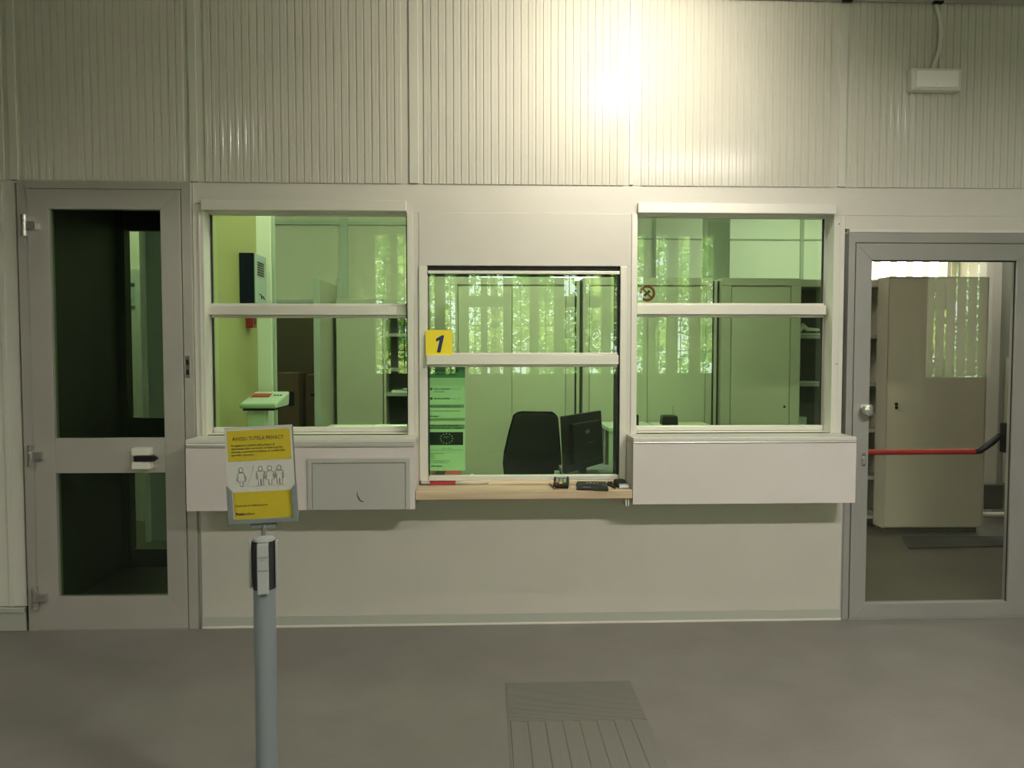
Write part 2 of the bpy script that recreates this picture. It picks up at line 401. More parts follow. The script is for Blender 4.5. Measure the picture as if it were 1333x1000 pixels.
B('flat_panel', 'fascia', wb, 3.9, 8.0, .0, .10, 2.185, 2.41, .002)
B('flat_panel', 'fascia', wb, -4.5, -2.451, .0, .10, 2.4, 2.412)
bl = struct(B('baseboard_left', 'base', None, -4.5, -2.47, -.016, .0, 0, .10, .002))
B('baseboard_cap', 'base', bl, -4.5, -2.47, -.022, 0, .10, .128, .004)

# service windows
def service_window(name, x0, x1, zs, ztop, zmid, yp, cover, label, gap=.008):
    wn = setting(name, label)
    yf = yp - .018
    B('top_rail', 'alu_white', wn, x0 + .002, x1 - .002, yf, yp + .02, ztop - gap - .017, ztop - gap, .002)
    B('bottom_rail', 'alu_white', wn, x0 + .002, x1 - .002, yf, yp + .02, zs, zs + .027, .003)
    B('middle_rail', 'alu_white', wn, x0 - .006, x1 - .012, yp - .055, yp + .02, zmid + .010, zmid + .062, .003)
    B('glazing_bead', 'alu_white', wn, x0 + .003, x1 - .014, yp - .03, yp + .018, zmid + .0625, zmid + .074, .002)
    B('glazing_bead', 'alu_white', wn, x0 + .003, x1 - .014, yp - .02, yp + .018, zmid - .004, zmid + .0095, .002)
    for a in (x0 + .0015, x1 - .0135):
        B('seal', 'rubber', wn, a, a + .005, yp - .006, yp + .014, zs + .028, ztop - gap - .0175)
    B('glass_pane', 'glass_green', wn, x0 + .006, x1 - .014, yp, yp + .010, zs + .027, zmid - .004)
    B('glass_pane', 'glass_green', wn, x0 + .006, x1 - .014, yp, yp + .010, zmid + .074, ztop - gap - .017)
    if cover:
        B('top_cover', 'alu_white', wn, x0 - .005, x1 - .0, -.035, -.005, 2.260, 2.316, .003)
        B('sill', 'alu_white', wn, x0, x1, 0, .14, zs - .020, zs - .001, .002)
    return wn
service_window('window_1', -1.488, -.409, 1.062, 2.280, 1.698, .10, True, 'left green glazed service window')
service_window('window_3', .847, 1.934, 1.062, 2.280, 1.705, .10, True, 'right green glazed service window')
w2 = service_window('window_2', -.298, .750, .801, 1.973, 1.428, .006, False, 'middle green glazed service window numbered 1', .026)
B('head_gap_shade', 'rubber', w2, -.297, .749, .022, .10, 1.925, 1.974)  # black strip stands in for the shade in the recess over the rail
B('jamb_lining', 'rubber', w2, .7425, .7515, .02, .14, .80, 1.973)

# ------------------------------------------------------------------ door 1 (left, dark green glass)
d1 = setting('door_1', 'grey aluminium door with two dark green panes')
mitre_frame(d1, 'alu', -2.4505, -1.548, 0, 2.4115, .053, .050, .043, 0, -.022, .08, bottom=False)
lf = d1
mitre_frame(lf, 'alu', -2.394, -1.602, .008, 2.364, .110, .104, .104, .178, -.030, .02)
B('middle_rail', 'alu', lf, -2.283, -1.707, -.029, .02, .858, 1.045, .0015)
B('threshold', 'alu2', lf, -2.398, -1.598, -.03, .08, 0, .0075)
B('glass_pane', 'glass_dark', lf, -2.284, -1.706, -.006, .004, .187, .857)
B('glass_pane', 'glass_dark', lf, -2.284, -1.706, -.006, .004, 1.046, 2.260)
for z in (2.17, .955, .19):
    h = MB().cyl((-2.400, -.050, z - .056), .017, .034).cyl((-2.400, -.050, z + .022), .017, .034).build('hinge', 'steel', lf, smooth=True)
    MB().cyl((-2.400, -.050, z - .0215), .015, .043).box(-2.398, -2.338, -.056, -.030, z - .021, z + .021).build('hinge_plate', 'steel', h, .002)
hd = MB().box(-1.862, -1.768, -.080, -.030, .958, .996).box(-1.862, -1.768, -.080, -.030, .884, .922).build('handle_bracket', 'white', lf, .003)
MB().box(-1.855, -1.756, -.070, -.040, .924, .952).prism([(-1.756, .920), (-1.735, .936), (-1.735, .944), (-1.756, .956)], -.066, -.044).build('handle_grip', 'dark', hd, .002)
sp = B('strike_plate', 'steel', lf, -1.592, -1.567, -.025, -.022, 1.368, 1.487, .001)
B('latch_hole', 'dark', sp, -1.586, -1.573, -.0265, -.025, 1.437, 1.465); B('latch_hole', 'dark', sp, -1.586, -1.573, -.0265, -.025, 1.385, 1.412)

# vestibule behind door 1
struct(B('wall_vestibule_left', 'vestibule_shade', None, -2.56, -2.50, .14, 1.2, 0, 2.7))
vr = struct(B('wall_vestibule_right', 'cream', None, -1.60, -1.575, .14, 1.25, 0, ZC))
B('shaded_lining', 'vestibule_shade', vr, -1.655, -1.60, .10, 1.18, 0, 2.7)  # dark colour stands for the unlit vestibule side of this wall
struct(B('ceiling_vestibule', 'vestibule_shade', None, -2.56, -1.655, .10, 1.3, 2.62, 2.68))
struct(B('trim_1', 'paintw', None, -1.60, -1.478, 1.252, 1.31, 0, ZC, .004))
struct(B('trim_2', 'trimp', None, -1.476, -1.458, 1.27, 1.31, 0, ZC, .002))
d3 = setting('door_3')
B('stile', 'vestibule_shade', d3, -2.50, -2.44, 1.2, 1.25, 0, 2.62); B('stile', 'vestibule_shade', d3, -1.74, -1.655, 1.2, 1.25, 0, 2.62)
B('stile', 'vestibule_shade', d3, -2.498, -2.442, 1.17, 1.2, 0, 2.62)
for a, b in ((0, .125), (.68, 1.045), (2.335, 2.62)): B('rail', 'vestibule_shade', d3, -2.44, -1.74, 1.2, 1.25, a, b)
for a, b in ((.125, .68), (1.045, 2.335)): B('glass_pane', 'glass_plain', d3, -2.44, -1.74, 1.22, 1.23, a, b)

# ------------------------------------------------------------------ door 2 (right, clear glass with red push bar)
d2 = setting('door_2', 'grey aluminium glass door with a red push bar behind the pane')
mitre_frame(d2, 'alu2', 2.02, 3.132, 0, 2.165, .036, .055, .055, 0, -.008, .08, bottom=False)
B('top_strip', 'alu_white', d2, 2.02, 3.3, -.012, .02, 2.1655, 2.184, .002)
mitre_frame(d2, 'alu2', 2.058, 3.074, .008, 2.105, .090, .106, .092, .082, -.016, .03)
B('glass_pane', 'glass_clear', d2, 2.147, 2.969, .004, .012, .089, 2.014)
MB().box(2.142, 2.150, -.004, .004, .09, 2.013).box(2.966, 2.974, -.004, .004, .09, 2.013).box(2.15, 2.966, -.004, .004, 2.006, 2.014).build('seal', 'rubber', d2)
B('threshold', 'alu2', d2, 2.05, 3.08, -.02, .08, 0, .0075)
kb = MB().cyl((2.122, -.0165, 1.186), .030, -.008, 'y', 28).build('knob_rose', 'steel', d2, .001, True)
MB().tube([(2.122, -.024, 1.186), (2.122, -.040, 1.186), (2.122, -.050, 1.186), (2.122, -.078, 1.186), (2.122, -.084, 1.186)], [.014, .014, .034, .030, .012], 28).build('knob', 'steel', kb, 0, True)
lk = MB().box(2.108, 2.132, -.022, -.016, .87, .945).build('lock_plate', 'steel', d2, .008)
MB().cyl((2.12, -.022, .915), .009, -.008, 'y', 16).box(2.116, 2.124, -.030, -.022, .885, .912).build('lock_cylinder', 'alu2', lk)
pb = MB().tube([(2.10, .115, .928), (2.84, .115, .930)], .0165, 16).build('push_bar', 'redbar', d2, 0, True)
MB().tube([(2.84, .115, .930), (2.87, .115, .932), (2.935, .10, .985), (2.96, .07, 1.03)], [.017, .018, .018, .016], 14).build('push_bar_arm', 'dark', d2, 0, True)
MB().box(2.975, 3.05, .03, .10, .93, 1.10).build('push_bar_mount', 'dark', d2, .006)
MB().box(2.09, 2.135, .03, .13, .86, 1.0).build('push_bar_mount', 'dark', d2, .006)
MB().cyl((3.085, -.028, .20), .010, .11).build('hinge', 'dark', d2, 0, True)
MB().cyl((3.085, -.028, 1.80), .010, .11).build('hinge', 'dark', d2, 0, True)

# ------------------------------------------------------------------ counter boxes and wooden shelf
t = thing('counter_box', 'white projecting counter box with a grey hatch under the left service window', 'counter', (-.94, -.1, .68), group=None)
B('body', 'box', t, -1.533, -.355, -.2, -.002, .683, 1.010, .002)
B('edge_trim', 'boxtrim', t, -1.5335, -.3545, -.203, -.002, 1.0105, 1.034, .006)
B('top_board', 'fascia', t, -1.5335, -.3545, -.1995, -.0005, 1.0345, 1.0545, .003)
hf = None
mitre_frame(t, 'hatch', -.909, -.381, .686, .955, .022, .022, .022, 0, -.209, -.2, .001, bottom=False)
hp = B('hatch_door', 'hatch', t, -.884, -.406, -.206, -.2, .686, .928, .001)
mb = MB()
for i, (x, z, r) in enumerate([(-.653, .778, .004), (-.655, .765, .003), (-.648, .752, .005), (-.643, .741, .0045), (-.635, .732, .004), (-.627, .729, .003), (-.566, .873, .002), (-.545, .871, .0018), (-.553, .875, .0012)]):
    a = [(x + r * math.cos(k * 1.05 + i) * (.6 + .7 * random.random()), z + r * 1.3 * math.sin(k * 1.05 + i) * (.6 + .7 * random.random())) for k in range(6)]
    mb.prism(a, -.2067, -.206)
mb.build('chipped_mark', 'inkg', hp)['kind'] = 'stuff'
MB().tube([(-.655, -.2068, .772), (-.652, -.2068, .755), (-.645, -.2068, .741), (-.634, -.2068, .730), (-.622, -.2068, .730)], .0022, 6).build('scratch', 'ink', hp)

t = thing('counter_box', 'plain white projecting counter box under the right service window', 'counter', (1.39, -.1, .70))
B('body', 'box', t, .791, 1.989, -.2, -.002, .700, 1.022, .002)
B('edge_trim', 'boxtrim', t, .7905, 1.9895, -.203, -.002, 1.0225, 1.034, .005)
B('top_board', 'fascia', t, .7905, 1.9895, -.2, -.0005, 1.0345, 1.0545, .003)

t = tag(MB().box(-.352, .788, -.205, -.0125, .734, .778).build('wooden_shelf', 'wood', None, .003), 'pale wooden counter shelf between the two white boxes', 'shelf')
MB().box(-.298, .748, -.012, .16, .742, .776).build('shelf_back', 'wood', t, 0)
MB().box(.755, .762, -.19, -.10, .690, .7335).box(.768, .774, -.19, -.10, .690, .7335).build('shelf_bracket', 'white', t)

# ------------------------------------------------------------------ things on the wooden shelf
ZS = .7782
def slab_thing(t, T, sx, sy, sz, m, name, bev): return MB().box(-sx / 2, sx / 2, -sy / 2, sy / 2, 0, sz, T).build(name, m, t, bev, local=True)
t = thing('card_terminal', 'small black card payment terminal with display and keypad on the wooden shelf', 'payment terminal', (.425, -.065, ZS), (0, 0, R(-8)))
I = Matrix.Identity(4)
bd = MB().quadbox([(-.042, -.085, 0), (.042, -.085, 0), (.042, .085, 0), (-.042, .085, 0), (-.040, -.085, .022), (.040, -.085, .022), (.040, .085, .048), (-.040, .085, .048)]).build('body', 'dark', t, .006, local=True)
Tt = Matrix.Translation((0, 0, .0355)) @ Matrix.Rotation(math.atan(.026 / .17), 4, 'X')
MB().box(-.030, .030, .028, .068, 0, .0018, Tt).build('display', 'lcd', t, local=True)
for r in range(4):
    for c in range(3):
        mm = 'keys' if r else ('red', 'yellow', 'leafa')[c]
        MB().box(-.028 + .02 * c, -.012 + .02 * c, -.072 + .022 * r, -.056 + .022 * r, 0, .003, Tt).build('key', mm, t, local=True)
t = thing('signature_pad', 'flat black signature pad on the wooden shelf beside the card terminal', 'signature pad', (.585, -.125, ZS), (0, 0, R(-6)))
MB().quadbox([(-.085, -.085, 0), (.085, -.085, 0), (.085, .075, 0), (-.085, .075, 0), (-.082, -.083, .012), (.082, -.083, .012), (.078, .072, .024), (-.078, .072, .024)]).build('body', 'dark', t, .004, local=True)
Tp = Matrix.Translation((0, 0, .0185)) @ Matrix.Rotation(math.atan(.012 / .155), 4, 'X')
MB().box(-.055, .055, -.035, .045, 0, .001, Tp).build('screen', 'rubber', t, local=True)
for k in range(4): MB().box(-.03 + .018 * k, -.02 + .018 * k, .02, .03, .001, .0014, Tp).build('printed_mark', 'inkl', t, local=True)
MB().box(-.05, -.01, -.065, -.058, 0, .0008, Tp).build('printed_mark', 'inkl', t, local=True)
tag(MB().tube([(.365, -.04, ZS + .005), (.374, -.10, ZS + .005), (.382, -.165, ZS + .0045), (.386, -.18, ZS + .004)], [.006, .005, .004, .0015], 10).build('pen', 'card', None, 0, True), 'thin brown pen lying left of the card terminal', 'pen')
tag(MB().tube([(.682, -.06, ZS + .006), (.700, -.15, ZS + .006), (.705, -.175, ZS + .005)], [.006, .0055, .002], 10).build('pen', 'dark', None, 0, True), 'black stylus pen lying right of the signature pad', 'pen')
t = thing('card_reader', 'small black and silver card reader at the right end of the wooden shelf', 'card reader', (.745, -.11, ZS), (0, 0, R(10)))
MB().quadbox([(-.033, -.05, 0), (.033, -.05, 0), (.033, .05, 0), (-.033, .05, 0), (-.030, -.045, .018), (.030, -.045, .018), (.028, .045, .040), (-.028, .045, .040)]).build('body', 'dark', t, .008, local=True)
MB().quadbox([(-.029, -.0515, .003), (.029, -.0515, .003), (.029, -.048, .003), (-.029, -.048, .003), (-.026, -.047, .019), (.026, -.047, .019), (.026, -.03, .024), (-.026, -.03, .024)]).build('front_plate', 'foil', t, .002, local=True)
tag(MB().tube([(.51, -.035, ZS + .003), (.56, -.03, ZS + .003), (.62, -.032, ZS + .004), (.66, -.022, ZS + .003), (.70, -.04, ZS + .006), (.725, -.055, ZS + .006)], .0025, 8).build('cable', 'dark', None, 0, True), 'thin black cable running behind the signature pad to the reader', 'cable')
tag(MB().box(.685, .712, -.035, -.018, ZS, ZS + .016).build('plug', 'dark', None, .003), 'small black connector by the right post', 'plug')

# ------------------------------------------------------------------ notices on the glass
YN = -.030
t = tag(B('number_sign', 'yellow', None, -.308, -.164, YN - .0026, YN - .0005, 1.4745, 1.625), 'yellow square sign with slanted dark 1 on middle service window', 'sign')
B('backing', 'paper', t, -.292, -.180, YN, YN + .030, 1.505, 1.615)
MB().prism([(-.249, 1.503), (-.229, 1.503), (-.208, 1.596), (-.222, 1.596), (-.2535, 1.577), (-.250, 1.561), (-.2335, 1.571)], YN - .0034, YN - .0027).build('numeral', 'blue', t)
YPn = .0178
def notice(name, label, x0, x1, z0, z1): return tag(B(name, 'paper', None, x0, x1, YPn, YPn + .0008, z0, z1), label, 'notice', 'paper notices behind the middle window')
yt = YPn - .0006
t = notice('paper_notice', 'upper paper notice with a green header behind the middle window', -.302, -.098, 1.132, 1.428)
B('header', 'greenhead', t, -.302, -.098, yt + .0002, YPn, 1.365, 1.428)
text('lettering', 'SERVIZIO POSTALE', 'ink', t, (-.200, yt, 1.398), .017, 'CENTER', bold=.0003, width=.14)
text('lettering', 'UFFICIO 1, SPORT.', 'ink', t, (-.200, yt, 1.378), .016, 'CENTER', bold=.0003, width=.12)
for z, a in ((1.300, 'Posta e comunicazioni'), (1.247, 'Servizi al pubblico')):
    MB().prism([(-.283 + .008 * math.cos(k * math.pi / 8), z + .004 + .008 * math.sin(k * math.pi / 8)) for k in range(16)], yt, YPn).build('round_mark', 'inkg', t)
    text('lettering', a, 'ink', t, (-.268, yt, z), .013, bold=.0003, width=.09); text('lettering', 'ore 1, 2, 3', 'inkg', t, (-.168, yt, z), .012, width=.045)
text('lettering', '(comunicazioni)', 'ink', t, (-.268, yt, 1.286), .011, width=.055)
B('band', 'inkl', t, -.297, -.103, yt + .0002, YPn, 1.199, 1.218)
text('lettering', 'Avviso alla clientela dello sportello', 'ink', t, (-.290, yt, 1.204), .011, width=.17)
text('lettering', 'Per informazioni rivolgersi allo sportello', 'inkg', t, (-.290, yt, 1.180), .010, width=.165)
text('lettering', 'Informazioni', 'ink', t, (-.293, yt, 1.150), .011, bold=.0004, width=.05)
B('band', 'inkl', t, -.302, -.098, yt + .0002, YPn, 1.132, 1.143)
t = notice('paper_notice', 'lower paper notice with a starred dark flag behind the middle window', -.301, -.098, .853, 1.126)
B('band', 'inkl', t, -.299, -.100, yt + .0002, YPn, 1.082, 1.108)
text('lettering', 'Ufficio postale finanziato', 'ink', t, (-.293, yt, 1.098), .012, bold=.0003, width=.165)
text('lettering', 'dall\'Unione europea - progetto', 'ink', t, (-.297, yt, 1.085), .011, bold=.0003, width=.185)
fl = B('flag', 'eublue', t, -.291, -.109, yt + .0002, YPn, .994, 1.066)
for k in range(12):
    a = k * math.pi / 6; cx, cz = -.200 + .033 * math.sin(a), 1.030 + .027 * math.cos(a)
    MB().prism([(cx + (.0045 if j % 2 == 0 else .002) * math.sin(-j * math.pi / 5), cz + (.0045 if j % 2 == 0 else .002) * math.cos(j * math.pi / 5)) for j in range(10)], yt - .0002, yt + .0002).build('star', 'star', fl)
text('lettering', 'NEXT', 'inkl', fl, (-.200, yt - .0003, 1.034), .011, 'CENTER')
text('lettering', 'Unione europea', 'inkg', t, (-.200, yt, .974), .009, 'CENTER', width=.05)
B('rule', 'inkg', t, -.292, -.108, yt + .0002, YPn, .966, .9675)
for z, a, wd in ((.945, 'Piano nazionale', .075), (.932, 'di ripresa', .03), (.920, 'resilienza', .03), (.905, 'Lavori finanziati per la sede', .11), (.894, 'e lo sportello unico', .10)):
    text('lettering', a, 'inkg', t, (-.294, yt, z), .009, width=wd)
text('lettering', 'Informazioni', 'ink', t, (-.286, yt, .875), .011, bold=.0004, width=.06)
# no smoking sticker behind right window
t = thing('no_smoking_sticker', 'round no smoking sticker with a red ring at lower left of the right upper pane', 'sticker', (.925, .128, 1.836))
Y0 = .1105
ring = MB()
n = 32
for r0, r1 in ((.031, .046),):
    for k in range(n):
        a, b = 2 * math.pi * k / n, 2 * math.pi * (k + 1) / n
        ring.prism([(.925 + r0 * math.cos(a), 1.836 + r0 * math.sin(a)), (.925 + r1 * math.cos(a), 1.836 + r1 * math.sin(a)), (.925 + r1 * math.cos(b), 1.836 + r1 * math.sin(b)), (.925 + r0 * math.cos(b), 1.836 + r0 * math.sin(b))], Y0, Y0 + .001)
ring.build('ring', 'redbar', t)
Td = Matrix.Translation((.925, 0, 1.836)) @ Matrix.Rotation(R(45), 4, 'Y')
MB().box(-.035, .035, Y0, Y0 + .001, -.005, .005, Td).build('bar', 'redbar', t)
Tc = Matrix.Translation((.925, 0, 1.836)) @ Matrix.Rotation(R(-40), 4, 'Y')
MB().box(-.022, .022, Y0 + .0012, Y0 + .0018, -.007, .007, Tc).build('cigarette', 'ink', t)

# ------------------------------------------------------------------ tape stanchion with the privacy board
SX, SY = -.684, -1.8
t = thing('queue_post', 'blue-grey queue barrier post standing in front of the counter', 'barrier post', (SX, SY, 0))
MB().tube([(SX, SY, 0), (SX, SY, .010), (SX, SY, .022), (SX, SY, .030)], [.165, .165, .12, .045], 48).build('base', 'signgrey', t, 0, True)
MB().cyl((SX, SY, .028), .0335, .80, 'z', 40).build('pole', 'postm', t, 0, True)
hd = MB().cyl((SX, SY, .775), .0345, .146, 'z', 32).build('head_core', 'rubber', t, 0, True)
MB().tube([(SX, SY, .925), (SX, SY, .934), (SX, SY, .940)], [.033, .032, .022], 36).build('head_cap', 'postlight', t, .001, True)
def headblock(deg, wdt, r0, r1, z0, z1, m, nm='head_block'):
    T = Matrix.Translation((SX, SY, 0)) @ Matrix.Rotation(R(deg), 4, 'Z')
    return MB().box(-wdt / 2, wdt / 2, -r1, -r0, z0, z1, T).build(nm, m, t, .0035)
fb = headblock(10, .034, .015, .043, .765, .924, 'postlight')
T = Matrix.Translation((SX, SY, 0)) @ Matrix.Rotation(R(10), 4, 'Z')
MB().box(-.0170, .0170, -.0437, -.042, .838, .842, T).build('latch_line', 'inkg', fb); MB().box(-.0170, .0170, -.0437, -.042, .880, .883, T).build('latch_line', 'inkg', fb)
MB().box(-.008, .004, -.0455, -.043, .873, .879, T).build('latch_button', 'postlight', fb, .001)
headblock(-84, .030, .035, .044, .778, .924, 'postlight', 'tape_flange'); headblock(96, .030, .035, .044, .778, .924, 'postlight', 'tape_flange'); headblock(190, .034, .015, .043, .765, .924, 'postlight')
MB().tube([(SX, SY, .94), (SX, SY, .975)], .0065, 16).build('board_stem', 'steel', t, 0, True)
MB().box(SX - .04, SX + .04, SY - .004, SY + .009, .963, .980).build('board_clamp', 'signgrey', t, .002)
# board frame: local frame turned 2.6 degrees about its centre
bf = bpy.data.objects.new('board_frame', None)
TB = Matrix.Translation((-.690, SY, 1.1305)) @ Matrix.Rotation(R(-2.7), 4, 'Y') @ Matrix.Rotation(R(0), 4, 'X')
MB().prism([(-.106, -.150), (.108, -.150), (.108, -.030), (.094, -.046), (.094, -.136), (-.092, -.136), (-.092, -.046), (-.106, -.030)], -.010, .004, TB).build('board_holder', 'signgrey', t, .001)
MB().box(-.104, .106, .0045, .007, -.150, .150, TB).build('board_back', 'signgrey', t, .001)
MB().box(-.104, .104, .001, .0042, .145, .152, TB).build('board_top_edge', 'boxtrim', t, .0005)
def bt(mb_fn): pass
pn = thing('privacy_notice', 'yellow and white privacy notice sheet in the holder on the queue post', 'notice', (0, 0, 0))
pn.matrix_world = TB
def bbox_(name, m, x0, x1, z0, z1, y0=-.0012, y1=-.0004, parent=pn): return MB().box(x0, x1, y0, y1, z0, z1).build(name, m, parent, local=True)
bbox_('sheet', 'sheet', -.104, .103, -.141, .1455, -.0004, .0008)
ub = bbox_('yellow_band', 'signyel', -.0965, .0975, .046, .141)
lb = bbox_('yellow_band', 'signyel', -.088, .0895, -.136, -.051)
def ltext(body, m, x, z, size, parent, align='LEFT', bold=0, width=None, y=-.0015):
    c = bpy.data.curves.new('lettering', 'FONT'); c.body = body; c.size = size; c.align_x = align; c.offset = bold; c.extrude = .0001; c.resolution_u = 2
    c.materials.append(M[m]); o = bpy.data.objects.new('lettering', c); COL.objects.link(o); o.location = (x, y, z); o.rotation_euler = (R(90), 0, 0)
    if width:
        bpy.context.view_layer.update(); o.scale = (width / max(o.dimensions.x, 1e-4), 1, 1)
    o.parent = parent; return font_to_mesh(o)
ltext('AVVISO TUTELA PRIVACY', 'ink', -.002, .110, .0165, ub, 'CENTER', .0001, .158)
for k, (s_, wd) in enumerate((('Per garantire il rispetto della privacy e la', .135), ('riservatezza delle operazioni, si invita la gentile', .158), ('clientela a mantenere la distanza di cortesia dallo', .166), ('sportello operativo.', .070))):
    ltext(s_, 'ink', -.086, .0915 - .0098 * k, .0093, ub, 'LEFT', .0001, wd)
ltext('Grazie per la collaborazione.', 'ink', -.084, -.096, .0085, lb, 'LEFT', .0001, .100)
ltext('Poste', 'ink', -.084, -.123, .0115, lb, 'LEFT', .0006, .027); ltext('italiane', 'ink', -.0565, -.123, .0115, lb, 'LEFT', .0001, .030)
def outline(pts, closed=True, r=.0007, name='figure', m='inkg'):
    P = [(x, -.0013, z) for x, z in pts]
    if closed: P.append(P[0])
    return MB().tube(P, r, 5, not closed).build(name, m, pn, local=True)
def pict(cx, z0, woman, s=1.0):
    H = []
    k = 14
    pts = [(cx + .0063 * s * math.cos(2 * math.pi * i / k), z0 + .0515 * s + .0075 * s * math.sin(2 * math.pi * i / k)) for i in range(k)]
    mb = MB(); P = [(x, -.0013, z) for x, z in pts]; P.append(P[0]); mb.tube(P, .00065, 5, False)
    if woman: half = [(.004, .043), (.009, .041), (.016, .022), (.0125, .020), (.009, .031), (.0125, .016), (.005, .016), (.0045, 0), (.0008, 0)]
    else: half = [(.005, .0435), (.0125, .042), (.0135, .020), (.0095, .020), (.0092, .036), (.0085, .018), (.008, 0), (.001, 0), (.0008, .018)]
    loop = [(cx + a * s, z0 + b * s) for a, b in half] + [(cx - a * s, z0 + b * s) for a, b in reversed(half)]
    P = [(x, -.0013, z) for x, z in loop]; P.append(P[0]); mb.tube(P, .00065, 5, False)
    return mb.build('figure_outline', 'inkg', pn, local=True)
pict(-.060, -.033, True); pict(-.0005, -.031, False); pict(.0285, -.031, True); pict(.0575, -.031, False)
outline([(-.018, .032), (-.044, -.0345), (.073, -.034)], False, .0004, 'floor_line', 'inkl')

# ------------------------------------------------------------------ emergency light, conduit, ceiling spot
t = thing('emergency_light', 'small white rectangular emergency light on the ribbed wall at upper right', 'emergency light', (2.46, -.006, 2.92))
B('housing', 'white', t, 2.322, 2.597, -.058, -.0065, 2.925, 3.043, .006)
B('diffuser', 'paper', t, 2.345, 2.58, -.064, -.0585, 2.94, 3.028, .004)
MB().cyl((2.462, -.0642, 2.958), .004, -.002, 'y', 12).build('indicator', 'star', t)
tag(MB().tube([(2.462 + .0 , -.022, 3.41), (2.475, -.024, 3.37), (2.492, -.026, 3.30), (2.497, -.026, 3.22), (2.488, -.026, 3.15), (2.468, -.026, 3.09), (2.452, -.026, 3.044)], .0105, 12).build('conduit', 'white', None, 0, True), 'bowed pale conduit running from the ceiling to the emergency light', 'conduit')

def spot(name, label, x, y, power, col, r=.085, aim=None, spread=180):
    t = thing(name, label, 'ceiling light', (x, y, ZC))
    d = (Vector(aim) - Vector((x, y, ZC - .12))).normalized(); c = Vector((x, y, ZC - .12))
    MB().cyl((x, y, ZC - .012), .05, .012, 'z', 28).cyl((x, y, ZC - .07), .010, .06, 'z', 12).build('mount', 'white', t)
    k = c + d * .05
    MB().tube([c - d * .07, c - d * .06, k - d * .004, k], [r * .5, r + .012, r + .018, r + .012], 36).build('lamp_head', 'white', t, 0, True)
    l = area_light('lamp', tuple(k + d * .002 - Vector((x, y, ZC))), r * 2, r * 2, power, col, t, 'DISK'); l.data.spread = R(spread)
    l.rotation_euler = (-d).to_track_quat('Z', 'Y').to_euler()
    return t
def panel_light(label, x, y, sx, sy, power, col, grp, spread=180):
    t = thing('ceiling_panel_light', label, 'ceiling light', (x, y, ZC), group=grp)
    B('housing', 'white', t, x - sx / 2 - .02, x + sx / 2 + .02, y - sy / 2 - .02, y + sy / 2 + .02, ZC - .030, ZC - .001, .003)
    area_light('lamp', (0, 0, -.033), sx, sy, power, col, t).data.spread = R(spread)
spot('ceiling_spotlight', 'round ceiling spotlight close in front of the ribbed wall', .90, -1.10, SPOT_POWER, WARM, .045, (.52, 0, 2.72), 150)
panel_light('added fill light brightening the left of the public hall', -2.9, -3.6, 1.2, .16, HALL_POWER * .45, NEUT, 'hall panel lights', 150)  # added lamp, lifts the left counter box and left door
panel_light('rectangular ceiling light over the right of the public hall', 2.1, -3.5, 1.2, .16, HALL_POWER * 1.58, NEUT, 'hall panel lights', 172)
panel_light('rectangular ceiling light in the office behind the middle window', .6, .50, 1.4, .25, OFFICE_POWER, NEUT, 'office panel lights')
panel_light('rectangular ceiling light in the office beyond the cabinets', 3.4, 3.3, 1.1, .25, OFFICE_POWER * .6, NEUT, 'office panel lights')
panel_light('unseen office fill light set forward to brighten the white upright', -.95, .78, .9, .25, OFFICE_POWER * .45, NEUT, 'office panel lights')  # unseen lamp placed in front of the white upright to light its face
panel_light('added office fill light brightening the pale post and large cabinet', 4.6, 2.2, .9, .25, OFFICE_POWER * .35, NEUT, 'office panel lights')  # added to brighten the pale post where daylight would fall
panel_light('added office fill light left of the inner doorway', -3.2, 1.9, .9, .25, OFFICE_POWER * .8, NEUT, 'office panel lights')  # added so the wall seen through door 1 is not too dark
panel_light('added fill light brightening the store room beyond the doorway', -1.75, 3.3, .6, .15, 9, NEUT, 'office panel lights')  # added weak lamp that keeps the store room wall from going black

# ------------------------------------------------------------------ tactile guide tiles in the floor
TY0 = -1.135
mb = MB().box(.100, .672, TY0, -.765, .0002, .003)
for k in range(22): mb.box(.104, .668, TY0 + .006 + .0165 * k, TY0 + .014 + .0165 * k, .003, .0046)
mb.build('tactile_tile', 'tile', floor)
for j in range(3):
    y1 = TY0 - .004 - .576 * j; y0 = y1 - .572
    mb = MB().box(.100, .672, y0, y1, .0002, .003)
    for k in range(8):
        xa = .108 + .0705 * k
        mb.quadbox([(xa, y0 + .002, .003), (xa + .052, y0 + .002, .003), (xa + .052, y1 - .002, .003), (xa, y1 - .002, .003), (xa + .004, y0 + .004, .0065), (xa + .048, y0 + .004, .0065), (xa + .048, y1 - .004, .0065), (xa + .004, y1 - .004, .0065)])
    mb.build('tactile_tile', 'tile', floor)

# ------------------------------------------------------------------ office: inner partition with doorway
wi = setting('wall_inner')
B('wall_section', 'paint', wi, XL, -2.02, 2.7, 2.8, 0, ZC + .02); B('wall_section', 'paint', wi, -1.27, -.29, 2.7, 2.8, 0, ZC + .02)
B('wall_section', 'paint', wi, -2.02, -1.27, 2.7, 2.8, 1.95, ZC + .02)
B('cornice', 'trimp', wi, -2.4, -.29, 2.685, 2.7, 2.62, 2.65); B('stile', 'trimp', wi, -1.26, -1.19, 2.68, 2.7, 1.95, ZC)
B('return_wall', 'paint', wi, -.36, -.29, 2.8, 4.5, 0, ZC + .02)
struct(B('wall_store', 'brownwall', None, -2.6, -.9, 4.0, 4.05, 0, ZC))
B('store_side', 'brownwall', bpy.data.objects['wall_store'], -.95, -.9, 2.8, 4.0, 0, ZC); B('store_side', 'brownwall', bpy.data.objects['wall_store'], -2.6, -2.55, 2.8, 4.0, 0, ZC)
d4 = setting('door_4', 'pale inner door standing open toward the room')
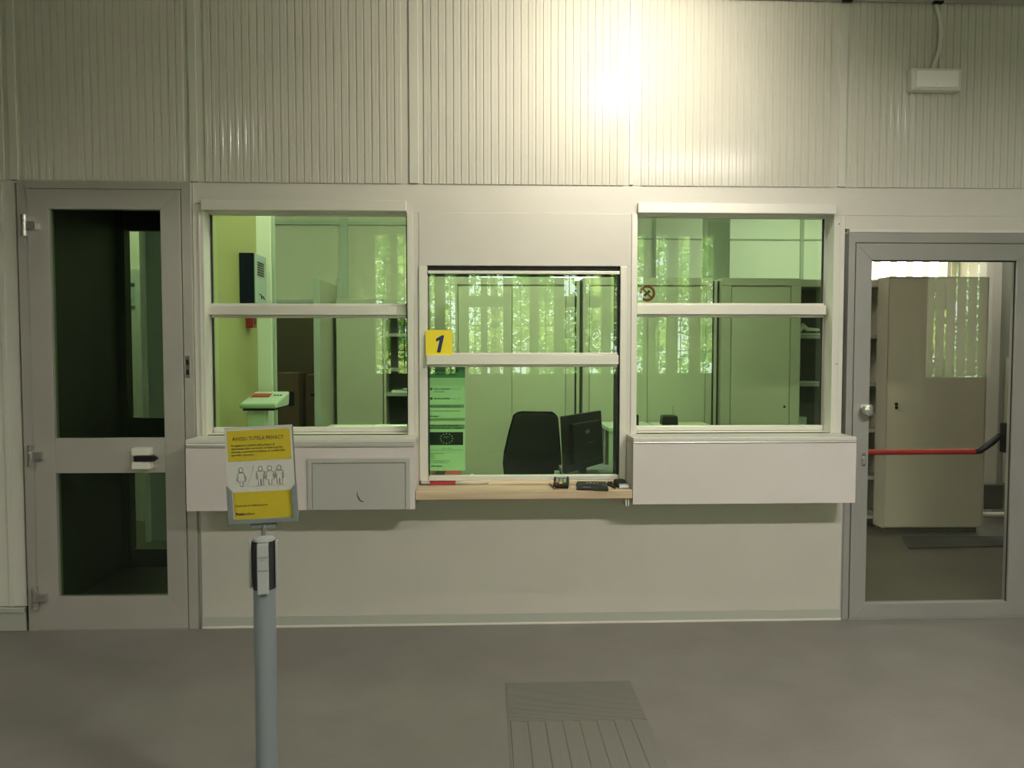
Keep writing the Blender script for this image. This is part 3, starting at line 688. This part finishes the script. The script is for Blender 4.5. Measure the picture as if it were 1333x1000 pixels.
B('door_leaf', 'cab', d4, -1.325, -1.285, 1.92, 2.66, .01, 2.08, .003)
B('frame', 'trimp', d4, -1.283, -1.24, 2.66, 2.70, 0, 2.15); B('frame', 'trimp', d4, -2.06, -2.02, 2.66, 2.70, 0, 2.15); B('frame', 'trimp', d4, -2.02, -1.283, 2.67, 2.6999, 1.93, 1.96)
MB().cyl((-1.325, 1.99, 1.16), .012, -.045, 'x', 12).tube([(-1.37, 1.99, 1.16), (-1.37, 2.09, 1.16)], .009, 10).build('door_handle', 'dark', d4)
B('leaf_edge', 'trimp', d4, -1.33, -1.28, 1.912, 1.92, .01, 2.08)
tw = struct(B('trim_3', 'paintw', None, -2.66, -2.63, 1.9, 2.0, 0, ZC)); B('trim_panel', 'greyface', tw, -2.63, -2.45, 1.94, 1.98, 0, ZC)
d5 = setting('door_5')
mitre_frame(d5, 'trimp', -3.45, -2.98, 0, 2.22, .06, .06, .12, 0, 2.66, 2.70, bottom=False); B('door_leaf', 'cab', d5, -3.39, -3.04, 2.68, 2.6999, 0, 1.86); B('transom_pane', 'lcd', d5, -3.39, -3.04, 2.68, 2.6999, 1.9, 2.10)

def cabinet(name, label, x0, x1, y0, y1, z0, z1, ndoors=2, group=None, inset=.06, handle=True, body='cab', door='cabd', stile=.075):
    t = thing(name, label, 'cabinet', ((x0 + x1) / 2, y0, z0), group=group)
    B('body', body, t, x0, x1, y0 + .014, y1, z0 + .05, z1, .003); B('plinth', 'shelfdark', t, x0 + .02, x1 - .02, y0 + .05, y1 - .02, z0, z0 + .05)
    B('top_rail', body, t, x0, x1, y0 - .004, y0 + .0138, z1 - inset, z1, .002)
    B('side_stile', body, t, x0, x0 + stile, y0 - .004, y0 + .0138, z0 + .05, z1 - inset - .001, .002); B('side_stile', body, t, x1 - stile, x1, y0 - .004, y0 + .0138, z0 + .05, z1 - inset - .001, .002)
    a = x0 + stile + .004; b = x1 - stile - .004; wd = (b - a) / ndoors
    for k in range(ndoors):
        d = B('door', door, t, a + wd * k + .002, a + wd * (k + 1) - .002, y0 + .002, y0 + .0138, z0 + .06, z1 - inset - .012, .002)
        if handle:
            hx = a + wd * (k + 1) - .04 if k % 2 == 0 else a + wd * k + .04
            MB().cyl((hx, y0 + .001, 1.05), .010, -.008, 'y', 12).build('lock', 'dark', d)
    return t
cabinet('storage_cabinet', 'tall beige cabinet standing behind the empty office chair', -.272, .742, 2.0, 2.42, 0, 2.10, 2, 'tall beige cabinets along the office', handle=False, stile=.07)
cabinet('storage_cabinet', 'tall beige cabinet behind the black monitor, right of the dark upright gap', .81, 1.866, 2.0, 2.42, 0, 2.10, 2, 'tall beige cabinets along the office', handle=False, stile=.05)
cabinet('storage_cabinet', 'tall beige cabinet seen through the right service window beside open shelves', 1.94, 2.596, 2.0, 2.42, 0, 2.10, 1, 'tall beige cabinets along the office', stile=.08, handle=True)
for x0, x1 in ((.742, .762), (.788, .81), (1.866, 1.886), (1.918, 1.94)):
    pass
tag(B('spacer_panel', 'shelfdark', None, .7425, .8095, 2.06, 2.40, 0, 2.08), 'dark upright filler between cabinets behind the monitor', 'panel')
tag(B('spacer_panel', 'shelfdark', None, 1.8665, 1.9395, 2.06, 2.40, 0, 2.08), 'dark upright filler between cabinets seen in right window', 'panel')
for x, l in ((.774, 'pale strip in the dark gap behind the monitor'), (1.902, 'pale strip in the dark gap seen through the right window')):
    tag(B('cover_strip', 'cabd', None, x - .012, x + .012, 2.03, 2.055, 0, 2.08), l, 'strip')
tag(B('wall_cabinet', 'cab', None, -1.25, -.86, 2.42, 2.68, 0.0, 1.95, .004), 'tall plain beige cabinet beside the open inner door', 'cabinet')
# open shelves
def shelving(label, x0, x1, y0, y1, z1, zs, items):
    t = thing('open_shelf_unit', label, 'shelves', ((x0 + x1) / 2, y0, 0))
    B('side_panel', 'cab', t, x0, x0 + .02, y0, y1, 0, z1); B('side_panel', 'cab', t, x1 - .02, x1, y0, y1, 0, z1)
    B('back_panel', 'shelfdark', t, x0 + .02, x1 - .02, y1 - .01, y1, 0, z1); B('top_panel', 'cab', t, x0 + .02, x1 - .02, y0, y1 - .0105, z1 - .06, z1)
    for z in zs: B('shelf', 'shelfm', t, x0 + .0205, x1 - .0205, y0 + .01, y1 - .0105, z - .028, z)
    return t
shelving('dark open shelf unit at the right edge of the left service window', -.853, -.50, 2.45, 2.69, 1.95, (.10, .50, .86, 1.145, 1.36, 1.66), 0)
shelving('dark open shelf unit between the beige cabinets right of the right window', 2.62, 3.40, 2.105, 2.45, 2.10, (.12, .45, .85, 1.24, 1.64), 0)
def papers(name, label, cat, x, y, z, sx, sy, n, m='paper', rz=0, group=None):
    t = thing(name, label, cat, (x, y, z), (0, 0, R(rz)), group)
    for k in range(n):
        j = random.uniform(-.006, .006)
        MB().box(-sx / 2 + j, sx / 2 + j, -sy / 2 - j, sy / 2 - j, .0022 * k, .0022 * k + .002).build('sheet', m, t, local=True)
    return t
papers('paper_pile', 'low pile of papers on the upper shelf of the right shelf unit', 'papers', 2.76, 2.26, 1.644, .19, .17, 6)
tag(MB().tube([(2.66, 2.18, 1.675), (2.70, 2.2, 1.72), (2.74, 2.2, 1.69), (2.84, 2.2, 1.685)], [.02, .028, .018, .012], 10).build('crumpled_bag', 'paper', None, 0, True), 'pale crumpled bag on papers in the right shelf unit', 'bag')
papers('paper_pile', 'thin pile of papers on the middle shelf of the right shelf unit', 'papers', 2.75, 2.24, 1.2405, .21, .22, 4)
tag(MB().box(2.655, 2.73, 2.16, 2.3, .8755, .95).build('small_carton', 'offwhite', None, .003), 'small pale carton on a folder in the right shelf unit', 'box')
tag(MB().box(2.65, 2.83, 2.13, 2.36, .8505, .875).build('folder', 'navy', None, .003), 'flat blue folder on lower shelf of the right shelf unit', 'folder')
tag(MB().box(3.20, 3.255, 2.14, 2.3, .4505, .56).build('small_carton', 'card', None, .003), 'small brown carton low on the shelves behind the glass door', 'box')
tag(MB().tube([(3.235, 2.18, 1.2405), (3.235, 2.18, 1.33)], .02, 16).build('small_can', 'paper', None, 0, True), 'small white can on the shelves behind the glass door', 'can')
papers('paper_pile', 'pile of papers on the lit shelf at right of the left window', 'papers', -.68, 2.58, 1.1455, .22, .18, 8)
tag(MB().tube([(-.66, 2.52, 1.172), (-.66, 2.52, 1.184)], [.045, .03], 20).build('tape_roll', 'offwhite', None, 0, True), 'pale tape roll on the papers in the left shelf unit', 'tape roll')
papers('folder_pile', 'flat dark folders low in the left shelf unit', 'folders', -.68, 2.56, .8605, .25, .16, 9, 'navy')

t = cabinet('tall_cabinet', 'large beige two-door steel cabinet behind the right glass door', 3.285, 4.12, 1.93, 2.098, 0, 2.11, 1, handle=False, inset=.002, stile=.002)
MB().cyl((3.37, 1.93, 1.075), .012, -.012, 'y', 14).box(3.362, 3.378, 1.915, 1.93, 1.035, 1.06).build('lock', 'dark', t)
struct(B('trim_4', 'paintw', None, 4.545, 4.69, 2.60, 2.70, .22, ZC, .004)); tag(B('radiator', 'shelfdark', None, 4.13, 4.69, 2.50, 2.58, .08, .30, .01), 'dark low unit on floor right of the large cabinet', 'radiator')
struct(B('wall_side', 'trimp', None, 4.692, 5.6, 2.64, 2.72, 0, ZC)); B('return_wall', 'paint', bpy.data.objects['wall_side'], 5.5, 5.6, 2.72, 4.5, 0, ZC); struct(B('trim_5', 'paintw', None, 4.76, 4.82, 2.58, 2.63, .3, 1.45, .003))
tag(MB().tube([(4.36, 2.35, .06), (4.80, 2.35, .06)], .026, 14).build('floor_pipe', 'white', None, 0, True), 'short white pipe lying on floor beside the large cabinet', 'pipe')
mt = MB().quadbox([(3.24, 1.47, .0005), (4.05, 1.50, .0005), (4.20, 1.80, .0005), (3.38, 1.82, .0005), (3.24, 1.47, .012), (4.05, 1.50, .012), (4.20, 1.80, .012), (3.38, 1.82, .012)]).build('floor_mat', 'mat', None)
tag(mt, 'dark floor mat in front of the large cabinet behind the glass door', 'mat')
tag(MB().tube([(3.99, 1.93 + .7, 2.40), (3.99, 2.63, 2.31)], [.035, .02], 14).build('hanging_sensor', 'dark', None, 0, True), 'small black device mounted high behind the glass door', 'sensor')
MB().tube([(3.99, 2.63, 2.40), (3.99, 2.63, ZC)], .008, 8).build('rod', 'dark', bpy.data.objects['hanging_sensor'])

# counter and desk inside
t = thing('office_desk', 'pale desk top along the inside of the service windows', 'desk', (.2, .45, 0))
B('desk_top', 'cabd', t, -.85, .50, .165, .42, .728, .756, .003)
B('desk_return', 'signgrey', t, .501, 1.5, .165, .84, .728, .756, .003)
for x in (-.8, .46, 1.42):
    for y in ((.2, .37) if x < 1 else (.2, .78)): B('leg', 'shelfm', t, x, x + .04, y, y + .04, 0, .728)
t = thing('side_counter', 'narrow pale counter inside the left service window', 'counter', (-.9, .3, 0))
B('counter_top', 'cabd', t, -.95, -.38, .145, .62, 1.028, 1.052, .003)
B('support', 'cab', t, -.60, -.585, .15, .60, .757, 1.028); 
papers('paper_pile', 'loose sheets on the counter inside left window, left pile', 'papers', -.77, .34, 1.0525, .22, .2, 5, rz=3)
papers('paper_pile', 'loose sheets on the counter inside left window, right pile', 'papers', -.54, .36, 1.0525, .21, .2, 6, rz=-3)

# monitor seen from behind
MX, MY = .61, .44
t = thing('computer_monitor', 'black computer monitor seen from behind on the office desk', 'monitor', (MX, MY, .757), (0, 0, R(0)))
TM = Matrix.Translation((0, 0, .205)) @ Matrix.Rotation(R(56), 4, 'Z') @ Matrix.Rotation(R(-3), 4, 'X')
MB().prism([(-.245, -.165), (.245, -.165), (.25, -.16), (.25, .165), (.245, .17), (-.245, .17), (-.25, .165), (-.25, -.16)], -.012, .018, TM).build('screen_housing', 'dark', t, .004, local=True)
MB().prism([(-.19, -.12), (.19, -.12), (.19, .12), (-.19, .12)], -.032, -.0125, TM).build('back_cover', 'dark', t, .008, local=True)
MB().box(-.243, .243, .0185, .0192, -.155, .162, TM).build('screen', 'rubber', t, local=True)
Tl = TM @ Matrix.Translation((.0, -.0335, .06))
MB().box(-.03, .03, -.0005, .0005, -.005, .005, Tl).prism([(-.016, -.014), (.012, -.014), (.02, .012), (-.010, .012)], -.0004, .0006, Tl).build('logo', 'postm', t, local=True)
MB().box(.0, .08, -.0335, -.032, -.012, -.009, TM).build('vent_slot', 'inkg', t, local=True)
MB().box(-.025, .025, .02, .05, .0, .20).build('stand', 'dark', t, .004, local=True)
MB().prism([(-.11, .0), (.11, .0), (.10, .012), (-.10, .012)], -.08, .11).build('stand_base', 'dark', t, .003, local=True)
tag(MB().box(.70, .98, .20, .34, .7575, .785).build('keyboard', 'dark', None, .006), 'black keyboard on the desk right of the monitor', 'keyboard')
papers('paper_pile', 'white scribbled papers under the monitor base', 'papers', .61, .26, .7565, .12, .08, 3, rz=12)
tag(MB().box(.425, .455, .30, .34, .7565, .80).build('small_box', 'lcd', None, .003), 'small green box between the chair and the monitor', 'box')
tag(MB().box(-.06, .03, .20, .28, .7565, .785).build('small_box', 'offwhite', None, .004), 'small pale box at the middle window sill', 'box')
tag(MB().box(-.285, -.13, .175, .36, .7565, .800).build('folder', 'red', None, .004), 'red folder on the desk below the paper notices', 'folder')
B('clip', 'dark', bpy.data.objects['folder.001'], -.275, -.22, .172, .30, .8005, .806)
t = tag(MB().tube([(-.12, .20, .765), (-.08, .19, .78), (-.06, .22, .80), (-.075, .26, .79), (-.10, .25, .77), (-.09, .22, .765), (-.075, .30, .765)], .005, 8).build('cable', 'offwhite', None, 0, True), 'coiled pale cable beside the red folder', 'cable')
tag(B('red_tray', 'red', None, -.292, -.15, -.008, .10, .7782, .7965, .002), 'red edge under the middle window above the wooden shelf', 'tray')
t = tag(MB().tube([(-.15, .0, .787), (-.12, -.003, .789), (-.08, -.002, .785), (-.03, 0, .783), (.03, .004, .784)], [.009, .008, .004, .003, .004], 10).build('cable', 'offwhite', None, 0, True), 'pale plug and lead under the middle window rail', 'cable')
# side printer stand at right in the middle window
t = thing('printer_stand', 'pale small table with a dark open front beyond the monitor', 'table', (1.0, 1.15, 0))
B('table_top', 'offwhite', t, .86, 1.20, 1.0, 1.45, .955, .985, .004)
for x in (.865, 1.165):
    for y in (1.01, 1.41): B('leg', 'offwhite', t, x, x + .03, y, y + .03, 0, .955)
B('drawer_box', 'shelfdark', t, .90, 1.16, 1.03, 1.40, .55, .9545)
t = tag(MB().box(.93, 1.07, .98 + .03, 1.20, .9855, 1.075).build('label_printer', 'dark', None, .012), 'small black device with pale label at lower left of right window', 'device')
B('label', 'lcd', t, .945, 1.01, 1.0085, 1.0098, 1.02, 1.05)
t = tag(MB().prism([(1.225, 1.0), (1.335, 1.0), (1.33, 1.068), (1.232, 1.068)], .98, 1.08).build('cordless_phone', 'dark', None, .01), 'small black phone base with antenna in the right window', 'phone')
MB().tube([(1.31, 1.04, 1.068), (1.31, 1.04, 1.13)], .003, 8).build('antenna', 'postlight', t)
B('wall_mount', 'dark', t, 1.24, 1.32, 1.0, 1.06, .985, 1.0)
t = thing('side_table', 'small pale side table under the black phone', 'table', (1.3, 1.1, 0))
B('table_top', 'cabd', t, 1.215, 1.62, .95, 1.4, .955, .985, .004)
for x in (1.22, 1.585):
    for y in (.96, 1.36): B('leg', 'shelfm', t, x, x + .03, y, y + .03, 0, .955)

# office chair
t = thing('office_chair', 'black fabric office chair behind the middle service window', 'chair', (.335, 1.05, 0), (0, 0, R(0)))
pr = [(-.175, .60), (.165, .60), (.187, .66), (.192, .76), (.182, .90), (.168, 1.06), (.155, 1.092), (.125, 1.105), (-.075, 1.108), (-.115, 1.102), (-.133, 1.08), (-.165, .97), (-.195, .84), (-.203, .76), (-.195, .68)]
TCh = Matrix.Translation((0, -.14, 0))
o = MB().prism(pr, -.03, .03, TCh).build('backrest', 'fabric', t, .022, local=True)
MB().prism([(x * .94, (z - .85) * .95 + .85) for x, z in pr], -.038, -.0305, TCh).build('backrest_shell', 'dark', t, .006, local=True)
MB().tube([(0, -.16, .62), (0, -.17, .50), (0, -.10, .43), (0, .02, .42)], .016, 12).build('back_bar', 'dark', t, 0, True, local=True)
MB().prism([(-.23, .44), (.23, .44), (.24, .47), (.22, .50), (-.22, .50), (-.24, .47)], -.12, .36).build('seat', 'fabric', t, .015, local=True)
MB().cyl((0, .1, .10), .025, .34).build('gas_column', 'dark', t, 0, True, local=True)
for k in range(5):
    a = 2 * math.pi * k / 5; ex, ey = .28 * math.cos(a), .1 + .28 * math.sin(a)
    l_ = MB().tube([(0, .1, .11), (ex, ey, .075)], [.024, .014], 10).build('leg', 'dark', t, 0, True, local=True)
    MB().cyl((ex - .012, ey, .03), .028, .024, 'x', 16).build('caster', 'dark', l_, 0, True, local=True)

# key box, call point, weighing terminal, cartons
t = thing('key_box', 'navy steel box with vents and keys on the yellow wall', 'wall box', (-1.52, 1.03, 1.85))
B('housing', 'navy', t, -1.574, -1.480, .86, 1.12, 1.82, 2.145, .003)
B('front_face', 'greyface', t, -1.4795, -1.472, .862, 1.118, 1.822, 2.143, .002)
for k in range(6): B('vent_slot', 'dark', t, -1.4718, -1.470, .91, 1.06, 2.035 + .016 * k - .03, 2.045 + .016 * k - .03)
MB().tube([(-1.471, .98, 1.87), (-1.455, .98, 1.868), (-1.445, .97, 1.85)], .004, 8).tube([(-1.471, .94, 1.885), (-1.455, .94, 1.875), (-1.452, .93, 1.85)], .003, 8).build('keys', 'dark', t)
t = tag(B('fire_call_point', 'red', None, -1.574, -1.525, .98, 1.06, 1.665, 1.765, .004), 'small red fire call point on the yellow wall', 'call point')
B('call_plate', 'dark', t, -1.5248, -1.522, 1.0, 1.045, 1.685, 1.73)
B('door_catch', 'dark', bpy.data.objects['trim_1'], -1.598, -1.588, 1.245, 1.2515, 1.44, 1.52)
t = thing('weighing_scale', 'pale green postal scale on a slim column inside left window', 'scale', (-1.31, .47, 0))
MB().box(-1.405, -1.30, .42, .50, .02, 1.16).build('column', 'paintw', t, .004)
B('foot', 'offwhite', t, -1.45, -1.20, .33, .62, 0, .02)
sb = MB().quadbox([(-1.425, .33, 1.175), (-1.205, .33, 1.175), (-1.20, .60, 1.175), (-1.415, .60, 1.175), (-1.42, .33, 1.205), (-1.21, .33, 1.205), (-1.195, .60, 1.262), (-1.405, .60, 1.262)]).build('scale_body', 'offwhite', t, .010)
TS = Matrix.Translation((-1.31, .465, 1.2335)) @ Matrix.Rotation(math.atan(.057 / .27), 4, 'X')
MB().box(-.085, .025, -.005, .075, .0005, .003, TS).build('display', 'red', sb)
for k in range(3): MB().box(.045 + .018 * k, .055 + .018 * k, .03, .045, .0005, .004, TS).build('key', 'dark', sb)
B('under_tray', 'dark', t, -1.41, -1.23, .36, .57, 1.16, 1.1745)
def carton(label, x0, x1, y0, y1, z0, z1):
    t = thing('cardboard_box', label, 'box', ((x0 + x1) / 2, y0, z0), group='cartons in the store room')
    B('carton', 'card', t, x0, x1, y0, y1, z0, z1, .004)
    B('tape', 'signyel', t, (x0 + x1) / 2 - .02, (x0 + x1) / 2 + .02, y0 - .0008, y1, z1 + .0001, z1 + .0008); B('hand_hole', 'dark', t, x1 - .13, x1 - .04, y0 - .001, y0, z1 - .3, z1 - .17)
carton('tall brown carton with a dark hand hole beyond the inner doorway', -1.98, -1.70, 2.95, 3.3, .60, 1.30)
carton('brown carton under the tall one beyond the inner doorway', -2.0, -1.68, 2.93, 3.3, 0, .595)
carton('dark brown carton at right beyond the inner doorway', -1.67, -1.38, 3.1, 3.5, 0, 1.28)

# ------------------------------------------------------------------ outside: ground and trees (seen mirrored in the panes)
g = struct(B('ground', 'soil', None, -25, 30, -30, YF - .2, -.3, -.12))
struct(B('ground_rear', 'soil', None, -25, 30, 4.7, 30, -.3, -.12))
def tree(label, x, y, h, cr, nl, seed):
    rnd = random.Random(seed)
    t = thing('tree', label, 'tree', (x, y, -.12), group='trees outside the hall windows')
    tr = MB().tube([(x, y, -.12), (x + .05, y, h * .3), (x - .05, y + .1, h * .6), (x, y, h * .85)], [.16, .12, .08, .03], 10)
    for k in range(6):
        a = k * 1.1 + seed; z = h * (.35 + .08 * k)
        tr.tube([(x, y, z), (x + cr * .4 * math.cos(a), y + cr * .4 * math.sin(a), z + .4), (x + cr * .8 * math.cos(a), y + cr * .8 * math.sin(a), z + .9)], [.05, .03, .01], 6)
    tr.build('trunk', 'bark', t, 0, True)
    for which, mm in ((0, 'leafa'), (1, 'leafb')):
        mb = MB()
        for c in range(34):
            a = rnd.uniform(0, 6.28); rr = cr * math.sqrt(rnd.random()); cz = rnd.uniform(.12 * h, h)
            cx, cy = x + rr * math.cos(a), y + rr * .7 * math.sin(a)
            for i in range(nl // 68):
                p = Vector((cx + max(-.35, min(.35, rnd.gauss(0, .22))), cy + max(-.35, min(.35, rnd.gauss(0, .22))), max(.0, cz + rnd.gauss(0, .28))))
                u = Vector((rnd.gauss(0, 1), rnd.gauss(0, 1), rnd.gauss(0, .6))).normalized() * rnd.uniform(.06, .115); v = u.cross(Vector((rnd.gauss(0, 1), rnd.gauss(0, 1), rnd.gauss(0, 1)))).normalized() * rnd.uniform(.03, .055)
                k = len(mb.v); mb.v += [tuple(p - u), tuple(p - v), tuple(p + u), tuple(p + v)]; mb.f.append((k, k + 1, k + 2, k + 3))
        me = bpy.data.meshes.new('foliage'); me.from_pydata([tuple(Vector(p) - WL[t.name]) for p in mb.v], [], mb.f); me.materials.append(M[mm])
        o = bpy.data.objects.new('foliage', me); COL.objects.link(o); o.parent = t; o['kind'] = 'stuff'
tl = [(-6.0, -12, 5.6, 1.5, 'far left tree outside the hall, beyond the mirrored view'), (-1.9, -11.8, 5.6, 1.55, 'leafy tree outside, mirrored at the right of the left service window'), (2.1, -12.1, 5.8, 1.55, 'leafy tree outside, mirrored in the middle service window'),
      (6.0, -11.8, 5.6, 1.5, 'leafy tree outside, mirrored near the middle of the right service window'), (10.0, -12.2, 5.4, 1.5, 'leafy tree outside, mirrored toward the glass door'), (-4.0, -16.3, 6.6, 1.8, 'taller back tree outside, mirrored left of the middle service window'),
      (-2.2, -20.6, 7.6, 1.9, 'farthest tree outside, mirrored at the right edge of the left service window'), (2.5, -20.8, 7.8, 1.9, 'farthest tree outside, mirrored at the right of the middle service window'), (7.0, -20.6, 7.6, 1.9, 'farthest tree outside, mirrored in the right service window'), (12, -20.6, 7.6, 1.9, 'farthest tree outside, mirrored in the glass door'),
      (.3, -16.4, 7.0, 1.8, 'taller back tree outside, mirrored at the left of the middle service window'), (4.6, -16.3, 6.8, 1.8, 'taller back tree outside, mirrored at the left of the right service window'), (9.0, -16.4, 6.6, 1.8, 'taller back tree outside, mirrored beyond the right service window')]
for i, (x, y, h, c, lab) in enumerate(tl):
    tree(lab, x, y, h, c, 5600, i + 3)
